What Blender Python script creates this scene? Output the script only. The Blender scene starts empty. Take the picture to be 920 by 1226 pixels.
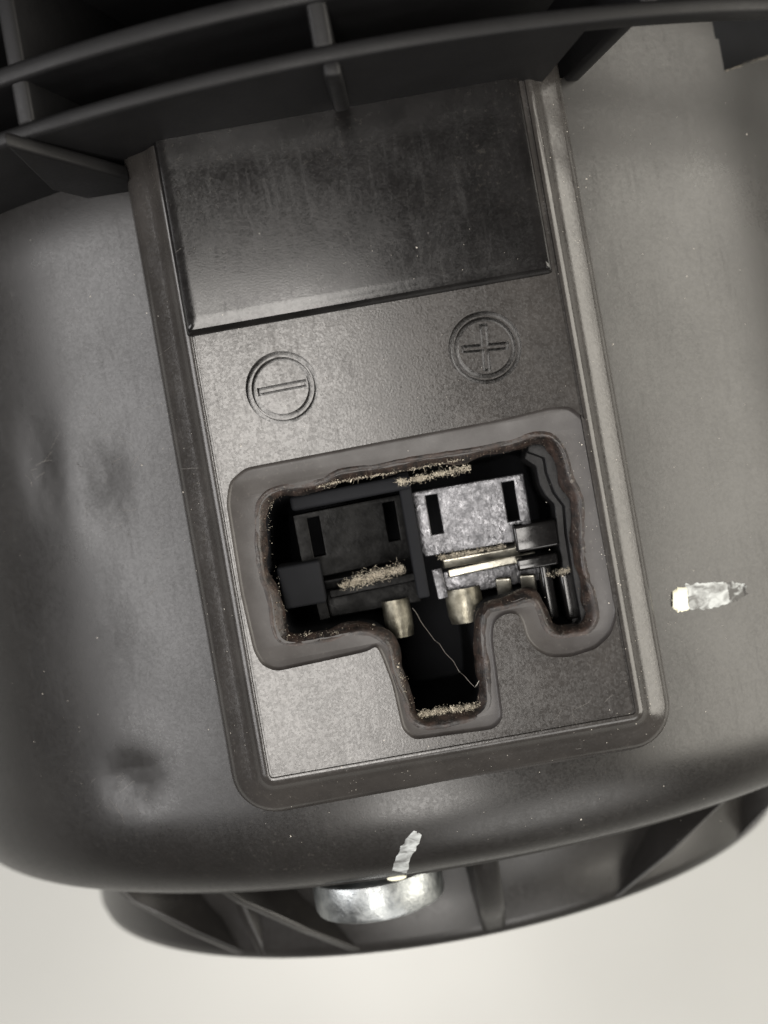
import bpy, bmesh, math, random
from mathutils import Vector, noise
from mathutils.geometry import tessellate_polygon
random.seed(7)
R = math.radians
MM = 0.001                                   # everything below is written in millimetres

# ------------------------------------------------------------------ camera, world, lamps, exposure
scene = bpy.context.scene
CAMD, ROLL, PXMM = 95.0, R(10), 15.0         # camera height over the connector face, roll, scale of the photograph
cd = bpy.data.cameras.new('camera')
cam = bpy.data.objects.new('camera', cd)
scene.collection.objects.link(cam)
scene.camera = cam
cam.location = (0, 0, CAMD * MM)
cam.rotation_euler = (0, 0, -ROLL)
cd.sensor_fit = 'VERTICAL'
cd.sensor_height = 36
cd.lens = 36 * CAMD / (1226 / PXMM)
cd.clip_start = 0.002
cd.clip_end = 20
cd.dof.use_dof = True
cd.dof.focus_distance = (CAMD + 1.0) * MM
cd.dof.aperture_fstop = 22
scene.render.resolution_x, scene.render.resolution_y = 768, 1024

world = bpy.data.worlds.new('World')
scene.world = world
world.use_nodes = True
bg = world.node_tree.nodes['Background']
bg.inputs['Color'].default_value = (1.0, 0.96, 0.92, 1)
bg.inputs['Strength'].default_value = 0.05

def area_lamp(name, loc, size, target, watts, col):
    l = bpy.data.lights.new(name, 'AREA')
    l.shape = 'RECTANGLE'
    l.size, l.size_y = size
    l.energy, l.color = watts, col
    o = bpy.data.objects.new(name, l)
    scene.collection.objects.link(o)
    o.location = loc
    o.rotation_euler = (Vector(target) - Vector(loc)).to_track_quat('-Z', 'Y').to_euler()
    return o
area_lamp('ceiling_lamp', (-0.11, -0.03, 0.95), (0.22, 0.49), (0, 0, 0), 5.0, (1.0, 0.955, 0.90)).rotation_euler = (0, 0, R(-4))
area_lamp('room_lamp', (0.85, -0.05, 0.36), (0.9, 0.74), (0, 0, 0), 13.5, (1.0, 0.945, 0.84))
area_lamp('left_lamp', (-0.72, 0.06, 0.50), (0.55, 0.50), (0, 0, 0), 6.0, (1.0, 0.975, 0.965))  # soft area lamp for the sheen on the housing's left side
area_lamp('front_fill', (0.28, -0.88, 0.60), (0.6, 0.40), (0, 0, 0), 3.6, (1.0, 0.97, 0.93))  # added fill, no known window; brightens the pad's lower wall and rolled edge
area_lamp('highlight_lamp', (-0.10, -0.42, 0.80), (0.26, 0.22), (0, -0.1, -0.15), 3.2, (1.0, 0.96, 0.91))  # lamp for the table highlight, moved and enlarged to light the end cap

scene.view_settings.view_transform = 'Standard'
scene.view_settings.look = 'None'
scene.view_settings.exposure = 0
scene.view_settings.gamma = 1
scene.view_settings.use_curve_mapping = False

# ------------------------------------------------------------------ helpers
def P(u, v, z=0.0):
    """a point of the photograph on the level z (mm), in the motor's own axes (mm)"""
    cx, cy = (u - 460) / PXMM, -(v - 613) / PXMM
    k = (CAMD - z) / CAMD
    c, s = math.cos(ROLL), math.sin(ROLL)
    return Vector(((cx * c + cy * s) * k, (-cx * s + cy * c) * k, z))

def link(name, verts, faces, mat, parent=None, smooth=None, edge=None):
    me = bpy.data.meshes.new(name)
    me.from_pydata([Vector(v) * MM for v in verts], [], faces)
    bm = bmesh.new(); bm.from_mesh(me)
    bmesh.ops.remove_doubles(bm, verts=bm.verts, dist=1e-7)
    bmesh.ops.recalc_face_normals(bm, faces=bm.faces)
    bm.to_mesh(me); bm.free()
    o = bpy.data.objects.new(name, me)
    scene.collection.objects.link(o)
    if parent: o.parent = parent
    me.materials.append(mat)
    if smooth is not None:
        for p in me.polygons: p.use_smooth = True
        me.set_sharp_from_angle(angle=R(smooth))
    if edge:
        b = o.modifiers.new('edge', 'BEVEL'); b.width = edge * MM; b.segments = 3; b.limit_method = 'ANGLE'; b.angle_limit = R(35)
        for p in me.polygons: p.use_smooth = True
        b.harden_normals = False
    return o

class MB:
    def __init__(s): s.v, s.f = [], []
    def add(s, verts, faces):
        n = len(s.v); s.v += [tuple(v) for v in verts]; s.f += [tuple(i + n for i in f) for f in faces]; return s
    def loft(s, rings, closed=True, cap0=False, cap1=False):
        n = len(rings[0]); vs, fs = [], []
        for r in rings: vs += r
        for a in range(len(rings) - 1):
            for i in range(n if closed else n - 1):
                j = (i + 1) % n
                fs.append((a * n + i, a * n + j, (a + 1) * n + j, (a + 1) * n + i))
        if cap0: fs.append(tuple(range(n)))
        if cap1: fs.append(tuple((len(rings) - 1) * n + i for i in range(n)))
        return s.add(vs, fs)
    def fill(s, loops):
        vs = [Vector(p) for l in loops for p in l]
        tris = tessellate_polygon([[Vector(p) for p in l] for l in loops])
        return s.add(vs, [tuple(t) for t in tris])
    def box(s, c, size, rot=None):
        vs = []
        for x in (-1, 1):
            for y in (-1, 1):
                for z in (-1, 1):
                    p = Vector((x * size[0] / 2, y * size[1] / 2, z * size[2] / 2))
                    if rot: p = rot @ p
                    vs.append(p + Vector(c))
        return s.add(vs, [(0, 1, 3, 2), (4, 6, 7, 5), (0, 4, 5, 1), (2, 3, 7, 6), (0, 2, 6, 4), (1, 5, 7, 3)])
    def prism(s, poly, z0, z1, holes=()):
        for z in (z0, z1):
            s.fill([[(p[0], p[1], z) for p in l] for l in [poly, *holes]])
        for l in [poly, *holes]:
            s.loft([[(p[0], p[1], z0) for p in l], [(p[0], p[1], z1) for p in l]])
        return s
    def fibre(s, pts, w):
        """three-sided thread"""
        rings = []
        for i, p in enumerate(pts):
            p = Vector(p)
            d = (Vector(pts[min(i + 1, len(pts) - 1)]) - Vector(pts[max(i - 1, 0)])).normalized()
            a = d.orthogonal().normalized(); b = d.cross(a)
            rings.append([p + (a * math.cos(t) + b * math.sin(t)) * w for t in (0, 2.094, 4.189)])
        return s.loft(rings, True, True, True)
    def out(s, name, mat, parent=None, **k): return link(name, s.v, s.f, mat, parent, **k)

def rrect(x0, y0, x1, y1, r, z, n=8):
    pts = []
    for cx, cy, a in ((x1 - r, y1 - r, 0), (x0 + r, y1 - r, 90), (x0 + r, y0 + r, 180), (x1 - r, y0 + r, 270)):
        for i in range(n + 1):
            t = R(a + 90 * i / n); pts.append((cx + r * math.cos(t), cy + r * math.sin(t), z))
    return pts
def dense(pts, step):
    out = []
    for i, p in enumerate(pts):
        q = pts[(i + 1) % len(pts)]; p, q = Vector(p), Vector(q)
        n = max(1, int((q - p).length / step))
        out += [p.lerp(q, k / n) for k in range(n)]
    return out
def relax(pts, it):
    for _ in range(it):
        pts = [pts[i] * .5 + (pts[i - 1] + pts[(i + 1) % len(pts)]) * .25 for i in range(len(pts))]
    return pts
def area2(pts): return sum(pts[i - 1].x * pts[i].y - pts[i].x * pts[i - 1].y for i in range(len(pts)))
def offset(pts, d):
    """move a closed counter-clockwise outline outwards by d (number or list)"""
    out = []
    for i, p in enumerate(pts):
        t = pts[(i + 1) % len(pts)] - pts[i - 1]
        n = Vector((t.y, -t.x, 0)).normalized()
        out.append(p + n * (d[i] if isinstance(d, list) else d))
    return out
def at_z(pts, z): return [Vector((p.x, p.y, z[i] if isinstance(z, list) else z)) for i, p in enumerate(pts)]
def trace(px, z, step=.3, it=3):
    p = relax(dense([P(u, v, z) for u, v in px], step), it)
    return p if area2(p) > 0 else p[::-1]
def nz(x, y, z=0, s=1): return noise.noise(Vector((x * s, y * s, z * s)))

# ------------------------------------------------------------------ materials
def mat(name, col, rough, metal=0, grain=None, mottle=0.0, rvar=0.0, spec=.5, col2=None, mscale=250, dust=0.0, rgrain=0.0, scratch=0.0):
    m = bpy.data.materials.new(name); m.use_nodes = True
    nt = m.node_tree; N = nt.nodes; L = nt.links
    b = N['Principled BSDF']
    b.inputs['Metallic'].default_value = metal
    b.inputs['Specular IOR Level'].default_value = spec
    tc = N.new('ShaderNodeTexCoord')
    def noi(scale, det=3, rou=.55):
        n = N.new('ShaderNodeTexNoise'); n.inputs['Scale'].default_value = scale; n.inputs['Detail'].default_value = det
        n.inputs['Roughness'].default_value = rou
        L.new(tc.outputs['Object'], n.inputs['Vector']); return n
    def ramp(src, lo, hi):
        r = N.new('ShaderNodeMapRange'); r.inputs[1].default_value, r.inputs[2].default_value = lo, hi
        L.new(src, r.inputs[0]); return r.outputs[0]
    a = noi(mscale, 5)
    mx = N.new('ShaderNodeMix'); mx.data_type = 'RGBA'
    mx.inputs[6].default_value = (*col, 1)
    mx.inputs[7].default_value = (*(col2 or [c * (1 + mottle) for c in col]), 1)
    L.new(ramp(a.outputs[0], .38, .66), mx.inputs[0])
    last = mx.outputs[2]
    if dust:
        d1 = noi(2600, 2); d2 = noi(90, 3)
        mu = N.new('ShaderNodeMath'); mu.operation = 'MULTIPLY'
        L.new(ramp(d1.outputs[0], .60, .74), mu.inputs[0]); L.new(ramp(d2.outputs[0], .35, .75), mu.inputs[1])
        mu2 = N.new('ShaderNodeMath'); mu2.operation = 'MULTIPLY'; mu2.inputs[1].default_value = dust
        L.new(mu.outputs[0], mu2.inputs[0])
        m2 = N.new('ShaderNodeMix'); m2.data_type = 'RGBA'; m2.inputs[7].default_value = (.35, .32, .28, 1)
        L.new(mu2.outputs[0], m2.inputs[0]); L.new(last, m2.inputs[6]); last = m2.outputs[2]
    L.new(last, b.inputs['Base Color'])
    rn = noi(mscale * .6, 4)
    rr = N.new('ShaderNodeMapRange'); rr.inputs[1].default_value, rr.inputs[2].default_value = .3, .7
    rr.inputs[3].default_value, rr.inputs[4].default_value = rough - rvar, rough + rvar
    L.new(rn.outputs[0], rr.inputs[0]); rlast = rr.outputs[0]
    def addto(src, k):
        nonlocal rlast
        ma = N.new('ShaderNodeMath'); ma.operation = 'MULTIPLY_ADD'; ma.inputs[1].default_value = k
        L.new(src, ma.inputs[0]); L.new(rlast, ma.inputs[2]); rlast = ma.outputs[0]
    if rgrain:
        v = N.new('ShaderNodeTexVoronoi'); v.inputs['Scale'].default_value = 5600
        L.new(tc.outputs['Object'], v.inputs['Vector'])
        se = N.new('ShaderNodeSeparateColor'); L.new(v.outputs['Color'], se.inputs[0])
        addto(ramp(se.outputs[0], 0, 1), rgrain)
    if scratch:
        mp = N.new('ShaderNodeMapping'); mp.inputs['Rotation'].default_value = (0, 0, .5); mp.inputs['Scale'].default_value = (1, .12, 1)
        L.new(tc.outputs['Object'], mp.inputs[0]); n2 = noi(1800, 3); L.new(mp.outputs[0], n2.inputs['Vector'])
        addto(ramp(n2.outputs[0], .56, .75), scratch)
        mp = N.new('ShaderNodeMapping'); mp.inputs['Rotation'].default_value = (0, 0, -.9); mp.inputs['Scale'].default_value = (1, .10, 1)
        L.new(tc.outputs['Object'], mp.inputs[0]); n3 = noi(1500, 3); L.new(mp.outputs[0], n3.inputs['Vector'])
        addto(ramp(n3.outputs[0], .60, .78), scratch)
    L.new(rlast, b.inputs['Roughness'])
    if grain:
        sc, dist = grain
        g = noi(sc, 2); bu = N.new('ShaderNodeBump')
        bu.inputs['Strength'].default_value = 1.0; bu.inputs['Distance'].default_value = dist * MM
        L.new(g.outputs[0], bu.inputs['Height']); L.new(bu.outputs[0], b.inputs['Normal'])
    return m

M = {}
M['shell'] = mat('moulded_black_plastic', (.010, .0092, .0086), .30, grain=(5200, .0042), mottle=.4, rvar=.05, dust=.06, mscale=120, rgrain=.08, scratch=.045)
M['pad'] = mat('grained_black_plastic', (.027, .0248, .0232), .16, grain=(5200, .0055), mottle=.4, rvar=.03, dust=.08, rgrain=.11, scratch=.06)
M['panel'] = mat('smooth_black_plastic', (.0055, .0052, .0052), .14, grain=(6500, .0018), mottle=.8, rvar=.04, mscale=420, dust=.05, rgrain=.06, spec=.42, scratch=.06)
M['recess'] = mat('matt_black_plastic', (.042, .038, .0365), .46, grain=(4500, .0035), col2=(.026, .0225, .021), mscale=420, rvar=.05, dust=.10)
M['flange'] = mat('ribbed_black_plastic', (.0038, .0037, .0040), .50, grain=(4500, .006), mottle=.4, rvar=.06, rgrain=.06, spec=.28)
M['lip'] = mat('grimy_seal', (.008, .0062, .0055), .5, grain=(2600, .05), col2=(.036, .023, .018), rvar=.15, mscale=1200, dust=.35)
M['cavity'] = mat('cavity_black_plastic', (.005, .0055, .007), .75, spec=.2, mottle=.3)
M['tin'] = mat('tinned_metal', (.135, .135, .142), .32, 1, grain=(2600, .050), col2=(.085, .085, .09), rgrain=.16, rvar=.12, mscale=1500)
M['tin_shaded'] = mat('shaded_tinned_metal', (.018, .018, .018), .5, 1, grain=(2600, .03), col2=(.010, .010, .010), rvar=.12, mscale=900)  # same tin, painted darker: the left terminal's shade is put into its colour
M['brass'] = mat('tinned_brass', (.52, .50, .43), .36, 1, grain=(1800, .02), col2=(.30, .285, .24), rvar=.1, mscale=900)
M['nickel'] = mat('dull_nickel', (.30, .285, .235), .46, 1, grain=(2600, .03), col2=(.15, .14, .11), rvar=.1, mscale=1100)
M['zinc'] = mat('zinc_plated_steel', (.36, .375, .375), .42, 1, grain=(2600, .030), col2=(.26, .275, .28), rvar=.10, mscale=1600)
M['lint'] = mat('beige_lint', (.52, .47, .38), .8, col2=(.26, .23, .18), mscale=2500, spec=.2)
M['grime'] = mat('brown_grime', (.02, .015, .012), .8, col2=(.16, .13, .10), mscale=900, spec=.3)
M['scuff'] = mat('grey_scuff', (.16, .15, .14), .7, spec=.3)
M['dust'] = mat('pale_dust', (.62, .58, .52), .9, spec=.2)
M['hair'] = mat('pale_hair', (.40, .38, .34), .4)
M['paint'] = mat('cream_paint', (.80, .78, .62), .5, mottle=-.12, mscale=900)
M['table'] = mat('pale_laminate', (.345, .347, .335), .34, mottle=.08, mscale=12, rvar=.03)

def worn_paint(lo, hi, thin):
    """white paint stroke rubbed thin: black plastic shows through"""
    m = mat('rubbed_white_paint', (.03, .028, .026), .5, grain=(3000, .02))
    nt = m.node_tree; N, L = nt.nodes, nt.links; b = N['Principled BSDF']
    tc = N.new('ShaderNodeTexCoord')
    n = N.new('ShaderNodeTexNoise'); n.inputs['Scale'].default_value = 1500; n.inputs['Detail'].default_value = 5; n.inputs['Distortion'].default_value = .8
    mp = N.new('ShaderNodeMapping'); mp.inputs['Rotation'].default_value = (0, 0, -.17); mp.inputs['Scale'].default_value = (.45, 1, 1)
    L.new(tc.outputs['Object'], mp.inputs[0]); L.new(mp.outputs[0], n.inputs['Vector'])
    r = N.new('ShaderNodeMapRange'); r.inputs[1].default_value, r.inputs[2].default_value = lo, hi
    L.new(n.outputs[0], r.inputs[0])
    mx = N.new('ShaderNodeMix'); mx.data_type = 'RGBA'
    mx.inputs[6].default_value = (*thin, 1); mx.inputs[7].default_value = (.42, .44, .44, 1)
    L.new(r.outputs[0], mx.inputs[0]); L.new(mx.outputs[2], b.inputs['Base Color'])
    return m
M['worn'] = worn_paint(.36, .62, (.11, .112, .11))
M['faint'] = worn_paint(.50, .66, (.022, .021, .02))

# ------------------------------------------------------------------ the table
AX, AZ = 2.0, -62.2                       # motor axis (parallel to Y)
RB, RE, RC = 60.0, 54.6, 43.0             # body, rolled edge, end cap radii
FX, FZ, RF = 6.0, -70.0, 81.0             # mounting flange
TZ = FZ - RF
mb = MB(); mb.box((0, 0, TZ - 10), (1600, 1600, 20))
table = mb.out('table_top', M['table'], edge=2)
table['kind'] = 'structure'

# ------------------------------------------------------------------ the motor
motor = bpy.data.objects.new('blower_motor', None)
scene.collection.objects.link(motor)
motor['label'] = 'black plastic blower motor lying on its side with a two pin connector socket'
motor['category'] = 'motor'
motor.location = (0, 0, 0)

# --- moulded housing: a cylinder round the motor axis with a rolled lower edge and a fillet to the flange
def lerp(a, b, t): return a + (b - a) * max(0, min(1, t))
DENTS = [(*P(120, 575, -6).xy, 2.6, 4.2, .42), (*P(150, 945, -6).xy, 2.6, 2.2, .40), (*P(45, 560, -10).xy, 2.0, 4.0, .26)]
YE, YF = -31.0, 39.0
def body_r(y):
    if y > -22: return RB
    t = min(1, (-22 - y) / (-22 - YE))
    return RE + (RB - RE) * math.sqrt(max(0, 1 - t ** 2.3))
def body_z(x, y):
    """top surface of the housing"""
    r = body_r(y); dx = x - AX
    if abs(dx) >= r: return -999
    z = AZ + math.sqrt(r * r - dx * dx)
    for cx, cy, sx, sy, d in DENTS:
        q = ((x - cx) / sx) ** 2 + ((y - cy) / sy) ** 2
        if q < 6: z -= d * math.exp(-q) * (1 + .35 * nz(x, y, 0, 1.6))
    return z
def greasy(m, spots):
    """dull smudges rubbed into the plastic: rougher, with a ragged outline"""
    nt = m.node_tree; N, L = nt.nodes, nt.links; b = N['Principled BSDF']
    tc = N.new('ShaderNodeTexCoord'); src = b.inputs['Roughness'].links[0].from_socket
    nn = N.new('ShaderNodeTexNoise'); nn.inputs['Scale'].default_value = 420; nn.inputs['Detail'].default_value = 6; nn.inputs['Distortion'].default_value = 1.5
    mp = N.new('ShaderNodeMapping'); mp.inputs['Scale'].default_value = (1, .45, 1)
    L.new(tc.outputs['Object'], mp.inputs[0]); L.new(mp.outputs[0], nn.inputs['Vector'])
    for x, y, rx, ry, k in spots:
        mp = N.new('ShaderNodeMapping'); mp.vector_type = 'POINT'
        mp.inputs['Location'].default_value = (-x / rx, -y / ry, 0); mp.inputs['Scale'].default_value = (1 / (rx * MM), 1 / (ry * MM), 0)
        L.new(tc.outputs['Object'], mp.inputs[0])
        ln = N.new('ShaderNodeVectorMath'); ln.operation = 'LENGTH'; L.new(mp.outputs[0], ln.inputs[0])
        f = N.new('ShaderNodeMapRange'); f.interpolation_type = 'SMOOTHSTEP'
        f.inputs[1].default_value, f.inputs[2].default_value, f.inputs[3].default_value, f.inputs[4].default_value = .1, 1.3, 1, 0
        L.new(ln.outputs['Value'], f.inputs[0])
        g = N.new('ShaderNodeMapRange'); g.inputs[1].default_value, g.inputs[2].default_value = .32, .62; L.new(nn.outputs[0], g.inputs[0])
        mu = N.new('ShaderNodeMath'); mu.operation = 'MULTIPLY'; L.new(f.outputs[0], mu.inputs[0]); L.new(g.outputs[0], mu.inputs[1])
        ad = N.new('ShaderNodeMath'); ad.operation = 'MULTIPLY_ADD'; ad.inputs[1].default_value = k
        L.new(mu.outputs[0], ad.inputs[0]); L.new(src, ad.inputs[2]); src = ad.outputs[0]
    L.new(src, b.inputs['Roughness'])
greasy(M['shell'], [(DENTS[0][0], DENTS[0][1], 2.8, 5.0, .17), (DENTS[1][0], DENTS[1][1], 3.2, 2.6, .17), (DENTS[2][0], DENTS[2][1], 2.4, 6.0, .14), (*P(700, 980, -4).xy, 9, 3, .08), (*P(130, 760, -6).xy, 4, 7, .06)])
PADI = (-12.8, -19.5, 17.15, 39.0)        # flat face of the raised connector pad
def body_at(u, v):
    z = -6
    for _ in range(20): p = P(u, v, z); z = .5 * z + .5 * body_z(p.x, p.y)
    return P(u, v, z)
QA, QB, QC, QD, QE = body_at(664, 101), body_at(766, 22), body_at(853, 24), body_at(868, 86), body_at(925, 66)
def side(a, b, c): return (b.x - a.x) * (c.y - a.y) - (b.y - a.y) * (c.x - a.x)
def in_pocket(c):
    if c.y < 25 or c.x < PADI[2]: return False
    w = .12 * nz(c.x, c.y, 0, 2.2)
    if c.x < QB.x + 1 and side(QA, QB, c) > w * 6: return True
    return side(QC, QD, c) > 0 and side(QD, QE, c) > w * 6
mb = MB(); vs = []; idx = {}
ys = [-31 + i * .25 for i in range(0, 37)] + [-22 + i * .5 for i in range(1, 101)] + [28 + i * .1 for i in range(1, 111)]
ths = [R(-95 + i * .5) for i in range(221)] + [R(15.1 + i * .1) for i in range(200)] + [R(35.5 + i * .5) for i in range(120)]
for j, y in enumerate(ys):
    for i, th in enumerate(ths):
        x = AX + body_r(y) * math.sin(th)
        if abs(th) < R(85): z = body_z(x, y)
        else: z = AZ + body_r(y) * math.cos(th)
        idx[j, i] = len(vs); vs.append((x, y, z))
fs = []
for j in range(len(ys) - 1):
    for i in range(len(ths) - 1):
        q = (idx[j, i], idx[j, i + 1], idx[j + 1, i + 1], idx[j + 1, i])
        c = sum((Vector(vs[k]) for k in q), Vector()) / 4
        if PADI[0] - .5 < c.x < PADI[2] + .5 and c.y > PADI[1] - .5 and c.z > -30: continue
        if in_pocket(c): continue
        fs.append(q)
mb.add(vs, fs)
# underside of the housing and its lower end wall
lo = [(ys[0], 0)]
th2 = [R(95 + i * 5) for i in range(35)]
mb.loft([[(AX + body_r(y) * math.sin(t), y, AZ + body_r(y) * math.cos(t)) for t in th2] for y in (-31, -28, -25, -22, 0, 39)], closed=False)
full = [R(i * 3) for i in range(120)]
def circ(r, y, cx=AX, cz=AZ): return [(cx + r * math.sin(t), y, cz + r * math.cos(t)) for t in full]
mb.loft([circ(RE, -31), circ(RE - .5, -31.5), circ(RE - 1.4, -31.55), circ(RE - 1.6, -30.9), circ(40, -30.9)])
shell = mb.out('housing_shell', M['shell'], motor, smooth=40)

# --- connector pad with engraved polarity signs
O_px = [(318,606),(328,594),(360,589),(393,581),(404,574),(470,563),(520,555),(560,548),(604,541),(636,529),(655,527),(668,540),(675,572),
        (688,600),(692,628),(691,650),(700,700),(709,738),(702,750),(666,754),(656,743),(649,722),(641,711),(615,715),(582,724),(572,734),(570,756),(576,800),
        (579,843),(568,853),(508,863),(494,858),(484,812),(470,772),(460,757),(444,749),(418,753),(352,765),(341,762),(333,742),(328,706),(319,688),(315,640)]
H_px = [(271,602),(275,576),(294,560),(460,528),(600,502),(658,488),(682,486),(699,499),(708,524),(722,600),(738,700),(740,735),(732,760),(714,777),
        (682,787),(658,787),(641,778),(630,764),(626,746),(619,734),(604,735),(592,744),(590,764),(595,800),(603,860),(592,873),(496,886),(482,874),(470,820),
        (457,785),(450,772),(444,779),(423,784),(331,804),(314,797),(304,780),(288,710)]
O0 = trace(O_px, -.5, .25, 3); H0 = trace(H_px, 0, .3, 2)
jit = [.22 * nz(p.x, p.y, 3, .35) + .05 * nz(p.x, p.y, 9, 1.6) for p in O0]
O0 = offset(O0, jit)

SYM = [P(338, 464), P(581, 416)]
def ringpoly(c, r, n=64, z=0): return [(c.x + r * math.cos(2 * math.pi * i / n), c.y + r * math.sin(2 * math.pi * i / n), z) for i in range(n)]
def bar(c, l, w, rot=0, z=0):
    pts = [(-l / 2, -w / 2), (l / 2, -w / 2), (l / 2, w / 2), (-l / 2, w / 2)]
    return [(c.x + x * math.cos(rot) - y * math.sin(rot), c.y + x * math.sin(rot) + y * math.cos(rot), z) for x, y in pts]
def cross(c, l, w, rot=0, z=0):
    a, b = l / 2, w / 2
    pts = [(b, b), (b, a), (-b, a), (-b, b), (-a, b), (-a, -b), (-b, -b), (-b, -a), (b, -a), (b, -b), (a, -b), (a, b)]
    return [(c.x + x * math.cos(rot) - y * math.sin(rot), c.y + x * math.sin(rot) + y * math.cos(rot), z) for x, y in pts]
RO, RI, GD = 2.92, 2.10, -1.1               # ring channel radii and depth
prof = [(-.34, 0), (-.30, -.13), (-.16, -.13), (-.10, .03), (.10, .03), (.35, -.08), (.62, -.30), (.85, -.65), (1.5, -1.15), (2.6, -1.75), (3.1, -2.3), (3.45, -3.6), (4.1, -9)]
def padring(d, z):
    x0, y0, x1, y1 = PADI; return rrect(x0 - d, y0 - d, x1 + d, y1, max(.3, .45 + d * .95), z, 8)
mb = MB()
mb.loft([padring(d, z) for d, z in prof])
signs = [bar(SYM[0], 4.0, .66, R(1)), cross(SYM[1], 3.8, .66, R(-5))]
mb.fill([padring(-.34, 0), H0, ringpoly(SYM[0], RO), ringpoly(SYM[1], RO)])
for c, s in zip(SYM, signs):
    mb.fill([ringpoly(c, RI), s])
    for r in (RO, RI): mb.loft([ringpoly(c, r), ringpoly(c, r, z=GD)])
    mb.fill([ringpoly(c, RO, z=GD), ringpoly(c, RI, z=GD)])
    mb.loft([s, [(p[0], p[1], GD) for p in s]])
    mb.fill([[(p[0], p[1], GD) for p in s]])
pad = mb.out('connector_pad', M['pad'], motor, smooth=32)
def symbol(name, c, s):
    m_ = MB()
    a, b_ = 2.61, 2.42
    m_.loft([ringpoly(c, a, z=GD - .02), ringpoly(c, a - .04, z=-.10), ringpoly(c, b_ + .04, z=-.10), ringpoly(c, b_, z=GD - .02)])
    m_.loft([[(*Vector(p).xy, GD - .02) for p in s], [(*Vector(p).xy, -.10) for p in s]], cap1=True)
    return m_.out(name, M['pad'], pad, smooth=30)
symbol('minus_symbol', SYM[0], bar(SYM[0], 3.6, .20, R(1)))
symbol('plus_symbol', SYM[1], cross(SYM[1], 3.4, .20, R(-5)))

# --- sunk rim round the socket, grimy seal lip, cavity
RZ = -.42
mb = MB()
H1 = at_z(offset(H0, -.12), RZ + .10); H2 = at_z(offset(H0, -.28), RZ)
O2 = offset(O0, .34)
mb.loft([at_z(H0, 0), H1, H2])
mb.fill([H2, at_z(O2, RZ)])
mb.out('socket_recess', M['recess'], motor, smooth=50)
mb = MB()
n1 = [.34 + .30 * nz(p.x, p.y, 1, .33) + .06 * nz(p.x, p.y, 5, 1.7) for p in O0]
def zj(base, amp, k): return [base + amp * nz(p.x, p.y, k, .5) + amp * .35 * nz(p.x, p.y, k + 4, 2.1) for p in O0]
rings = [at_z(offset(O0, .85), RZ - .05), at_z(offset(O0, [min(.8, a + .22) for a in n1]), zj(RZ + .07, .10, 2)), at_z(offset(O0, n1), zj(RZ + .02, .16, 3)),
         at_z(offset(O0, [a * .4 for a in n1]), zj(RZ - .35, .2, 6)), at_z(offset(O0, [-.12 + .3 * nz(p.x, p.y, 11, .5) for p in O0]), zj(RZ - .7, .25, 8)),
         at_z(offset(O0, [-.28 + .35 * nz(p.x, p.y, 15, .55) for p in O0]), zj(RZ - 1.2, .3, 12)), at_z(offset(O0, .1), -2.6)]
mb.loft(rings)
mb.out('socket_lip', M['lip'], motor, smooth=70)
mb = MB()
mb.loft([at_z(offset(O0, .15), -1.4), at_z(offset(O0, -.05), -6), at_z(offset(O0, -.15), -22)])
mb.fill([at_z(offset(O0, -.15), -22)])
mb.out('socket_cavity', M['cavity'], motor, smooth=50)

# --- terminals deep in the socket
from mathutils import Matrix
def local_box(mb, u, v, z, w, l, h, ang=0, tx=0, ty=0):
    rot = Matrix.Rotation(R(ang), 3, 'Z') @ Matrix.Rotation(R(tx), 3, 'X') @ Matrix.Rotation(R(ty), 3, 'Y')
    return mb.box(P(u, v, z), (w, l, h), rot)
def terminal(u, v, z, metal, tilt):
    """sheet metal contact: (u, v) is the photograph's point at the middle of its face"""
    c = P(u, v, z)
    W, Lh = 9.6, 5.6
    face = [(-W / 2 + .3, -Lh / 2), (W / 2, -Lh / 2), (W / 2, Lh / 2), (-W / 2, Lh / 2), (-W / 2, -Lh / 2 + .6)]
    def slot(x, y): return [(x - .5, y - 1.65), (x + .5, y - 1.65), (x + .5, y + 1.65), (x - .5, y + 1.65)]
    m_ = MB().prism(face, -.35, .35, (slot(-3.15, .65), slot(3.35, .65)))
    rot = Matrix.Rotation(R(tilt[0]), 3, 'X') @ Matrix.Rotation(R(tilt[1]), 3, 'Y')
    m_.v = [tuple(rot @ Vector(p) + c) for p in m_.v]
    t = m_.out('terminal', metal, motor, edge=.12)
    return t, c
def crimp_barrel(c, r, l, mt, parent, ang):
    m_ = MB(); rings = []
    for k in range(5):
        y = -l / 2 + l * k / 4; rr = r * (1 - .12 * (k == 0) - .05 * (k == 4))
        rings.append([(c.x + rr * math.sin(R(a)), c.y + y, c.z + rr * .85 * math.cos(R(a))) for a in range(-110, 111, 20)])
    m_.loft(rings, False)
    rings2 = [[(p[0] * .86 + c.x * .14, p[1], p[2] * .86 + c.z * .14) for p in r_] for r_ in rings]
    m_.loft(rings2, False)
    for k in (0, 4): m_.loft([rings[k], rings2[k]], False)
    return m_.out('crimp_barrel', mt, parent, smooth=40)
tr, cr = terminal(566, 617, -5.2, M['tin'], (3, -4))
tl, cl = terminal(424, 642, -5.2, M['tin_shaded'], (9, 9))  # tilted away from the lamp so the face stays dark
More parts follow.
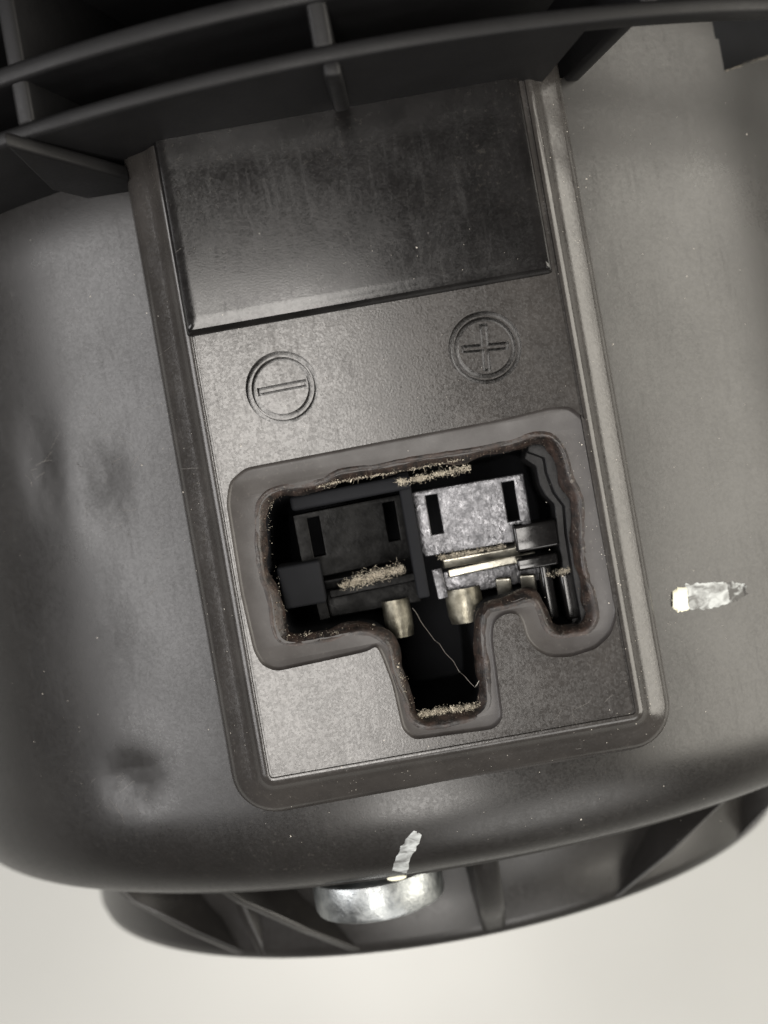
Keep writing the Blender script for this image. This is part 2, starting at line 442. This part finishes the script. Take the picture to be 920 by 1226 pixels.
for t, c, big in ((tr, cr, True), (tl, cl, False)):
    mt = M['brass'] if big else M['tin_shaded']
    q = MB().box(c + Vector((.1, -3.45, .1)), (6.6, .9, .8), Matrix.Rotation(R(30), 3, 'X')).out('contact_spring', mt, t, edge=.15)
    q = MB().box(c + Vector((.9, -4.35, -.4)), (7.6, .75, .7), Matrix.Rotation(R(2), 3, 'Z')).out('contact_bar', mt, t, edge=.15)
    q = MB().box(c + Vector((.6, -5.4, -1.6)), (8.2, 2.2, .6)).out('contact_base', M['tin'] if big else M['tin_shaded'], t, edge=.12)
    q = MB().box(c + Vector((-3.7, -5.2, -.3)), (.9, 2.6, .17), Matrix.Rotation(R(4), 3, 'Z')).out('side_tab', M['tin'] if big else M['tin_shaded'], t, edge=.12)
crimp_barrel(P(557, 724, -6.0), 1.55, 2.9, M['nickel'], tr, 0)
crimp_barrel(P(477, 740, -6.0), 1.2, 3.2, M['nickel'], tl, 0)
for u, v in ((604, 702), (633, 698)):
    MB().box(P(u, v, -5.6), (1.3, 1.6, .5), Matrix.Rotation(R(18), 3, 'X') @ Matrix.Rotation(R(-14), 3, 'Y')).out('crimp_wing', M['brass'], tr, edge=.15)
# black plastic parts inside the socket
mb = MB(); local_box(mb, 494, 640, -6.0, 1.0, 10.5, 6, 0); mb.out('cavity_divider', M['cavity'], motor, edge=.2)
mb = MB(); local_box(mb, 640, 640, -3.6, 3.6, 2.2, 2.4, 0, 6); mb.out('latch_block', M['panel'], motor, edge=.25)
mb = MB(); local_box(mb, 642, 671, -4.0, 3.4, 1.0, 2.0, 0, 6); mb.out('latch_block', M['panel'], motor, edge=.2)
mb = MB(); local_box(mb, 362, 698, -4.6, 3.6, 3.6, 2.4, 0, 6); mb.out('latch_block', M['cavity'], motor, edge=.25)
mb = MB(); local_box(mb, 655, 705, -5.4, 1.0, 5.0, 3.0, 0, 0); mb.out('guide_rib', M['panel'], motor, edge=.3)
mb = MB(); local_box(mb, 680, 712, -5.0, 1.2, 4.0, 3.0, 0, 0); mb.out('guide_rib', M['panel'], motor, edge=.3)
# stepped lining along the right inner side of the socket
for zz, inn in ((-2.2, [(632,541),(652,548),(655,566),(664,590),(676,606),(679,640),(688,700),(696,742),(690,748)]), (-3.6, [(628,549),(642,558),(646,580),(652,592),(664,604),(667,640),(676,690),(684,740),(684,752)])):
    out = [(694,756),(716,744),(708,700),(700,640),(696,600),(682,570),(676,540),(660,520),(632,530)]
    mb = MB(); poly = [P(u, v, zz) for u, v in inn + out]
    mb.prism([(p.x, p.y) for p in poly], zz - 4, zz)
    mb.out('stepped_lining', M['flange'], motor, edge=.15)
mb = MB(); local_box(mb, 420, 590, -3.4, 10, 1.2, 2.0, 1); mb.out('upper_lining', M['cavity'], motor, edge=.3)

# --- cover panel above the signs
st = P(222, 388, .9); st2 = P(667, 316, .9)
y0 = (st.y + st2.y) / 2
pr = [(0, -1.0), (0.0, -.1), (.15, .55), (.35, .85), (.7, .95), (1.2, .95)]
mb = MB()
rings = [rrect(PADI[0] - .25 + d, y0 - .75 + d * 1.2, PADI[2] - .55 - d, 33.5, .3, z, 4) for d, z in pr]
mb.loft(rings, cap1=True)
mb.out('cover_panel', M['panel'], motor, smooth=35)

# --- ribbed mounting flange
def flange_plate(y, th, r0, r1, window=True):
    """ring plate; a window right of the connector leaves only a rail along the rim"""
    m_ = MB()
    e = .35
    a = [R(i * .5) for i in range(720)]
    w0, w1 = (math.asin((20.6 - FX) / RF), R(62)) if window else (9, 9)
    def inner(t): return r1 - 1.5 if w0 < t < w1 else r0
    def c_(r, yy): return [(FX + r * math.sin(t), yy, FZ + r * math.cos(t)) for t in a]
    def ci(yy): return [(FX + inner(t) * math.sin(t), yy, FZ + inner(t) * math.cos(t)) for t in a]
    m_.loft([ci(y), c_(r1 - e, y), c_(r1 - e * .3, y + e * .3), c_(r1, y + e), c_(r1, y + th - e), c_(r1 - e * .3, y + th - e * .3), c_(r1 - e, y + th), ci(y + th), ci(y)])
    return m_.out('flange_plate', M['flange'], motor, smooth=50)
flange_plate(32.0, 1.3, 50, RF)
flange_plate(36.3, 1.5, 50, RF + .2)
flange_plate(46.0, 1.5, 50, RF + .4, False)  # unseen plate, added to shade the pocket behind the second plate
mb = MB(); mb.loft([circ(58, 32.4, FX, FZ), circ(58, 47, FX, FZ)]); mb.out('flange_hub', M['cavity'], motor, smooth=40)
def flange_rib(x, y0_, y1_, w, top=RF - .1, low=60):
    th = math.asin((x - FX) / RF)
    d = Vector((math.sin(th), 0, math.cos(th))); c = Vector((FX, (y0_ + y1_) / 2, FZ)) + d * (top + low) / 2
    m_ = MB().box(c, (w, y1_ - y0_, top - low), Matrix.Rotation(th, 3, 'Y'))
    return m_.out('flange_rib', M['flange'], motor, edge=.4)
for u, v in ((385, 45), (8, 130), (790, 2)):
    p = P(u, v, 10.5)
    flange_rib(p.x, 33.1, 46.5, 1.5)
p = P(393, 60, 10.5); flange_rib(p.x, 31.0, 32.3, 1.3, RF - .15, 73)
def bar3(mbx, a, b, w, h):
    """straight web between two top points, hanging h below them"""
    a, b = Vector(a), Vector(b); d = (b - a); s = Vector((0, 1, 0)) if abs(d.y) < abs(d.x) else Vector((1, 0, 0))
    s = s * w / 2; dn = Vector((0, 0, -h))
    vs = [a - s, a + s, b + s, b - s, a - s + dn, a + s + dn, b + s + dn, b - s + dn]
    return mbx.add(vs, [(0, 1, 2, 3), (7, 6, 5, 4), (0, 4, 5, 1), (1, 5, 6, 2), (2, 6, 7, 3), (3, 7, 4, 0)])
mb = MB(); bar3(mb, P(5, 165, 8.5), P(152, 206, -1.5), 1.2, 12); mb.out('gusset', M['flange'], motor, edge=.3)

# --- end cap below the rolled edge, with fins
CX = -.4
def ccirc(r, y): return circ(r, y, CX, AZ)
mb = MB()
mb.loft([ccirc(45.5, -30.5), ccirc(44.2, -34), ccirc(43.3, -38), ccirc(43.4, -40.5), ccirc(RC, -41.6), ccirc(RC - .6, -42), ccirc(20, -42.4)], cap1=True)
cap = mb.out('end_cap', M['shell'], motor, smooth=40)
def fin(a0, a1, w, r0=52.5, r1=42.9, y1=-41.4):
    pts = []
    for y, r, a in ((-30.6, r0, a0), (-33, r0 - 1.2, a0 + (a1 - a0) * .2), (-37.5, (r0 + r1) / 2 - .4, a0 + (a1 - a0) * .62), (y1, r1 + .2, a1)):
        a = R(a); c = Vector((CX + r * math.sin(a), y, AZ + r * math.cos(a))); t = Vector((math.cos(a), 0, -math.sin(a))) * w / 2
        n = Vector((math.sin(a), 0, math.cos(a)))
        base = Vector((CX + 40 * math.sin(a), y, AZ + 40 * math.cos(a)))
        pts.append([base - t * 1.3, c - t - n * .3, c - t * .6, c + t * .6, c + t - n * .3, base + t * 1.3])
    m_ = MB().loft(pts, True, True, True)
    return m_.out('fin', M['shell'], motor, smooth=50)
fin(4.2, 5.2, 2.3)
fin(35, 22.5, .9)
fin(-24, -13, 1.5)
fin(-38, -30, 1.5)
fin(-27, -26.5, 1.2, 47)
fin(57, 48, 1.0)

# --- zinc bolt under the rolled edge, with its paint
bc = Vector((P(449, 1062, -9).x, 0, -15.0))
def disc(c, prof, n=64): return [[(c.x + r * math.sin(2 * math.pi * i / n), y, c.z + r * math.cos(2 * math.pi * i / n)) for i in range(n)] for r, y in prof]
mb = MB(); mb.loft(disc(bc, [(3.4, -32.0), (5.75, -32.0), (5.95, -32.15), (6.0, -32.35), (6.0, -34.9), (5.85, -35.2), (5.5, -35.35), (3, -35.4)]), cap0=True, cap1=True)
bolt = mb.out('bolt', M['zinc'], motor, smooth=35)
mb = MB(); mb.loft(disc(bc, [(3.2, -32.01), (3.2, -30)]), cap0=True); mb.out('shank', M['zinc'], bolt, smooth=40)

# ------------------------------------------------------------------ paint, lint, dust, hair
def prof_z(d):
    for (d0, z0), (d1, z1) in zip(prof, prof[1:]):
        if d0 <= d <= d1: return z0 + (z1 - z0) * (d - d0) / (d1 - d0 + 1e-9)
    return 0 if d < 0 else -9
def surf_z(x, y):
    d = max(PADI[0] - x, x - PADI[2], PADI[1] - y)
    if PADI[0] - x > 0 and PADI[1] - y > 0: d = math.hypot(PADI[0] - x, PADI[1] - y)
    if x - PADI[2] > 0 and PADI[1] - y > 0: d = math.hypot(x - PADI[2], PADI[1] - y)
    zp = prof_z(d)
    if d < 0 and y > y0 + .3: zp = .95
    if d < -1: return zp
    return max(zp, body_z(x, y))
def on_surf(u, v):
    z = 0
    for _ in range(12):
        p = P(u, v, z); z = .5 * z + .5 * max(-60, surf_z(p.x, p.y))
    p = P(u, v, z); p.z = surf_z(p.x, p.y); return p
def stroke(name, line, widths, mt, lift, seed, rag=.12):
    """paint laid on the surface along a line of photograph points"""
    m_ = MB(); rows = []; n = 22; k = 9
    for i in range(n + 1):
        t = i / n * (len(line) - 1); a = min(int(t), len(line) - 2); f = t - a
        u = line[a][0] + (line[a + 1][0] - line[a][0]) * f; v = line[a][1] + (line[a + 1][1] - line[a][1]) * f
        w = widths[a] + (widths[a + 1] - widths[a]) * f
        dx, dy = line[a + 1][0] - line[a][0], line[a + 1][1] - line[a][1]; q = math.hypot(dx, dy)
        row = []
        for j in range(k + 1):
            s_ = (j / k - .5) * w * (1 + rag * 2 * nz(i * .45, seed, j > k / 2, 1))
            e = nz(j * .7, seed + 3, i > n / 2, 1) * rag * 40 * (1 if i in (0, n) else 0)
            p = on_surf(u - dy / q * s_ + dx / q * e, v + dx / q * s_ + dy / q * e)
            edge = i in (0, n) or j in (0, k)
            p.z += -.03 if edge else lift * (1 + .12 * nz(i * .6, j * .6, seed))
            row.append(p)
        rows.append(row)
    m_.loft(rows, closed=False)
    return m_.out(name, mt, motor, smooth=60)
pm = stroke('paint_mark', [(820, 715), (850, 713), (874, 709)], [33, 35, 28], M['worn'], .035, 1)
stroke('paint_smear', [(868, 710), (880, 708), (893, 706)], [30, 26, 14], M['faint'], .02, 3, .2)
pm['label'] = 'rubbed white paint stroke beside the pad'
stroke('paint_blob', [(805, 718), (812, 718), (824, 717)], [20, 31, 28], M['paint'], .16, 5, .05)
stroke('paint_mark', [(501, 996), (494, 1008), (484, 1024), (478, 1046)], [12, 18, 18, 20], M['worn'], .035, 8)
pb = P(475, 1049, -8.6)
mb = MB()
for k in range(7):
    a = R(-90 + 30 * k); rr = max(.04, math.cos(a))
    mb_r = [(pb.x + .92 * (rr ** .35) * math.cos(t), pb.y - .05 + .34 * math.sin(t) * rr ** .5, pb.z + .3 * math.sin(a) + .1 * math.cos(t)) for t in [2 * math.pi * i / 20 for i in range(20)]]
    if k == 0: prs = []
    prs.append(mb_r)
mb.loft(prs, cap0=True, cap1=True); mb.out('paint_blob', M['paint'], motor, smooth=60)

def lint(line, z, spread, n, ln=(.3, 1.0), w=.018, zr=.25, along=.5, pts=None):
    m_ = MB()
    pts = pts or [P(u, v, z) for u, v in line]
    d0 = (pts[-1] - pts[0]).normalized()
    def spot(sp):
        while True:
            t = random.random() * (len(pts) - 1); a = min(int(t), len(pts) - 2); p = pts[a].lerp(pts[a + 1], t - a)
            p = p + Vector((random.gauss(0, .1), random.gauss(0, sp), random.uniform(-zr, zr)))
            if nz(p.x, p.y, 2, 1.7) + .5 * nz(p.x, p.y, 7, 5) > random.uniform(-.75, .35): return p
    for _ in range(int(n * .55)):
        p = spot(spread)
        th = random.uniform(0, 2 * math.pi)
        d = (Vector((math.cos(th), math.sin(th), random.uniform(-.2, .2))) * (1 - along) + d0 * along * random.choice((-1, 1))).normalized()
        L_ = random.uniform(*ln); q = [p]
        for k in range(6):
            d = (d + Vector((random.gauss(0, .8), random.gauss(0, .8), random.gauss(0, .3)))).normalized(); q.append(q[-1] + d * L_ / 6)
        m_.fibre(q, w * random.uniform(.35, .9))
    for _ in range(int(n * 4)):
        p = spot(spread * .8); r = .012 + random.expovariate(1 / .014)
        m_.add([p + Vector((random.uniform(-1, 1), random.uniform(-1, 1), random.uniform(-.6, .6))) * r * 1.6 for _ in range(4)], [(0, 1, 2), (0, 3, 1), (0, 2, 3), (1, 3, 2)])
    o = m_.out('lint', M['lint'], motor); o['kind'] = 'stuff'; return o
lint([(476, 578), (515, 570), (562, 560)], -2.2, .16, 500, (.12, .5), .013)
lint([(378, 583), (410, 576), (480, 564), (556, 550)], -.75, .06, 170, (.15, .6), .012)
lint([(408, 702), (425, 696)], -4.2, .14, 90, (.3, .9), .012)
lint([(422, 698), (450, 689), (484, 680)], -4.3, .27, 520, (.15, .7), .013)
lint([(526, 668), (560, 662), (606, 654)], -4.5, .12, 260, (.12, .45), .013)
lint([(502, 856), (535, 851), (578, 844)], -1.3, .18, 520, (.12, .5), .013)
lint([(655, 688), (668, 686), (682, 682)], -3.4, .12, 90, (.2, .6), .012)
lint([(325, 600), (322, 640), (332, 700), (345, 755)], -.75, .2, 14, (.2, .5), .010)
lint([(345, 762), (400, 757), (450, 752)], -.75, .08, 24, (.2, .6), .010)
lint([(466, 775), (478, 800), (490, 850)], -.75, .08, 26, (.2, .6), .010)
edge3 = [Vector((p.x, p.y, body_z(p.x, p.y) + .03)) for p in [QA.lerp(QB, k / 8) for k in range(9)]]
edge4 = [Vector((p.x, p.y, body_z(p.x, p.y) + .03)) for p in [QD.lerp(QE, k / 4) for k in range(5)]]
lint(None, 0, .06, 40, (.1, .3), .016, .05, pts=edge4)
lint(None, 0, .05, 60, (.1, .3), .016, .06, pts=edge3)
m_ = MB()
for _ in range(1500):
    i = random.randrange(len(O0)); p = O0[i]; t = O0[(i + 1) % len(O0)] - O0[i - 1]; n = Vector((t.y, -t.x, 0)).normalized()
    d = random.gauss(.12, .22); z = RZ + .05 if d > .45 else RZ - max(0, .35 - d) * 1.1
    p = Vector((p.x, p.y, z + random.uniform(-.06, .06))) + n * d; r = random.uniform(.012, .05)
    m_.add([p + Vector((random.uniform(-1, 1), random.uniform(-1, 1), random.uniform(-1, 1))) * r * 1.5 for _ in range(4)], [(0, 1, 2), (0, 3, 1), (0, 2, 3), (1, 3, 2)])
m_.out('grime', M['grime'], motor)['kind'] = 'stuff'
m_ = MB()
def speck(p, r):
    q = []
    for c in ((1, 0, 0), (-.5, .87, 0), (-.5, -.87, 0), (.1, .1, .7), (0, 0, -.3)):
        q.append(p + Vector(c) * r * random.uniform(.6, 1.3))
    m_.add(q, [(0, 1, 3), (1, 2, 3), (2, 0, 3), (1, 0, 4), (2, 1, 4), (0, 2, 4)])
def scatter(n, box, rmax=.07):
    for _ in range(n):
        u, v = random.uniform(box[0], box[2]), random.uniform(box[1], box[3])
        speck(on_surf(u, v), min(rmax * 1.8, .022 + random.expovariate(1 / (rmax * .25))))
def scatter_line(n, a, b, sp, rmax=.06):
    for _ in range(n):
        t = random.random()
        speck(on_surf(a[0] + (b[0] - a[0]) * t + random.gauss(0, sp), a[1] + (b[1] - a[1]) * t + random.gauss(0, sp)), min(rmax * 1.8, .02 + random.expovariate(1 / (rmax * .25))))
scatter(75, (640, 110, 915, 900)); scatter(30, (0, 240, 200, 1000)); scatter(40, (230, 400, 680, 540), .05)
scatter(35, (300, 940, 900, 1010)); scatter(22, (190, 240, 660, 360), .05)
scatter_line(110, (690, 520), (800, 880), 12); scatter_line(60, (330, 950), (770, 870), 14); scatter_line(60, (160, 300), (290, 920), 12)
scatter_line(60, (668, 110), (700, 330), 12); scatter_line(40, (225, 392), (668, 312), 5); scatter_line(30, (800, 690), (805, 760), 14)
m_.out('dust', M['dust'], motor)['kind'] = 'stuff'
m_ = MB()
for cu, cv, su, sv, n in ((125, 545, 22, 40, 34), (45, 570, 12, 22, 8), (140, 955, 18, 14, 16), (180, 700, 30, 120, 12), (845, 620, 30, 60, 5), (690, 860, 25, 25, 6)):
    for _ in range(n):
        u, v = random.gauss(cu, su), random.gauss(cv, sv); a = random.choice((random.gauss(-.5, .3), random.gauss(1.1, .4))); l = random.uniform(6, 24); q = []
        for k in range(6):
            p = on_surf(max(2, u), v); p.z += .002; q.append(p); u += math.cos(a) * l / 5; v += math.sin(a) * l / 5; a += random.gauss(0, .16)
        m_.fibre(q, random.uniform(.006, .013))
m_.out('scuff_marks', M['scuff'], motor)['kind'] = 'stuff'

m_ = MB()
hp = [P(494, 728, -4.6), P(505, 745, -4.0), P(520, 766, -3.2), P(527, 772, -3.0), P(541, 790, -2.4), P(550, 803, -1.9), P(560, 814, -1.2), P(569, 823, -.7), P(574, 815, -.55)]
fine = []
for a in range(len(hp) - 1):
    for k in range(4):
        t = k / 4; fine.append(hp[a].lerp(hp[a + 1], t) + Vector((nz(a + t, 0, 0, 1.3), nz(0, a + t, 0, 1.3), 0)) * .12)
fine.append(hp[-1]); m_.fibre(fine, .017)
hair = m_.out('hair_strand', M['hair'], smooth=80)
hair['label'] = 'single pale hair stretched across the dark key slot of the socket'
hair['category'] = 'hair'
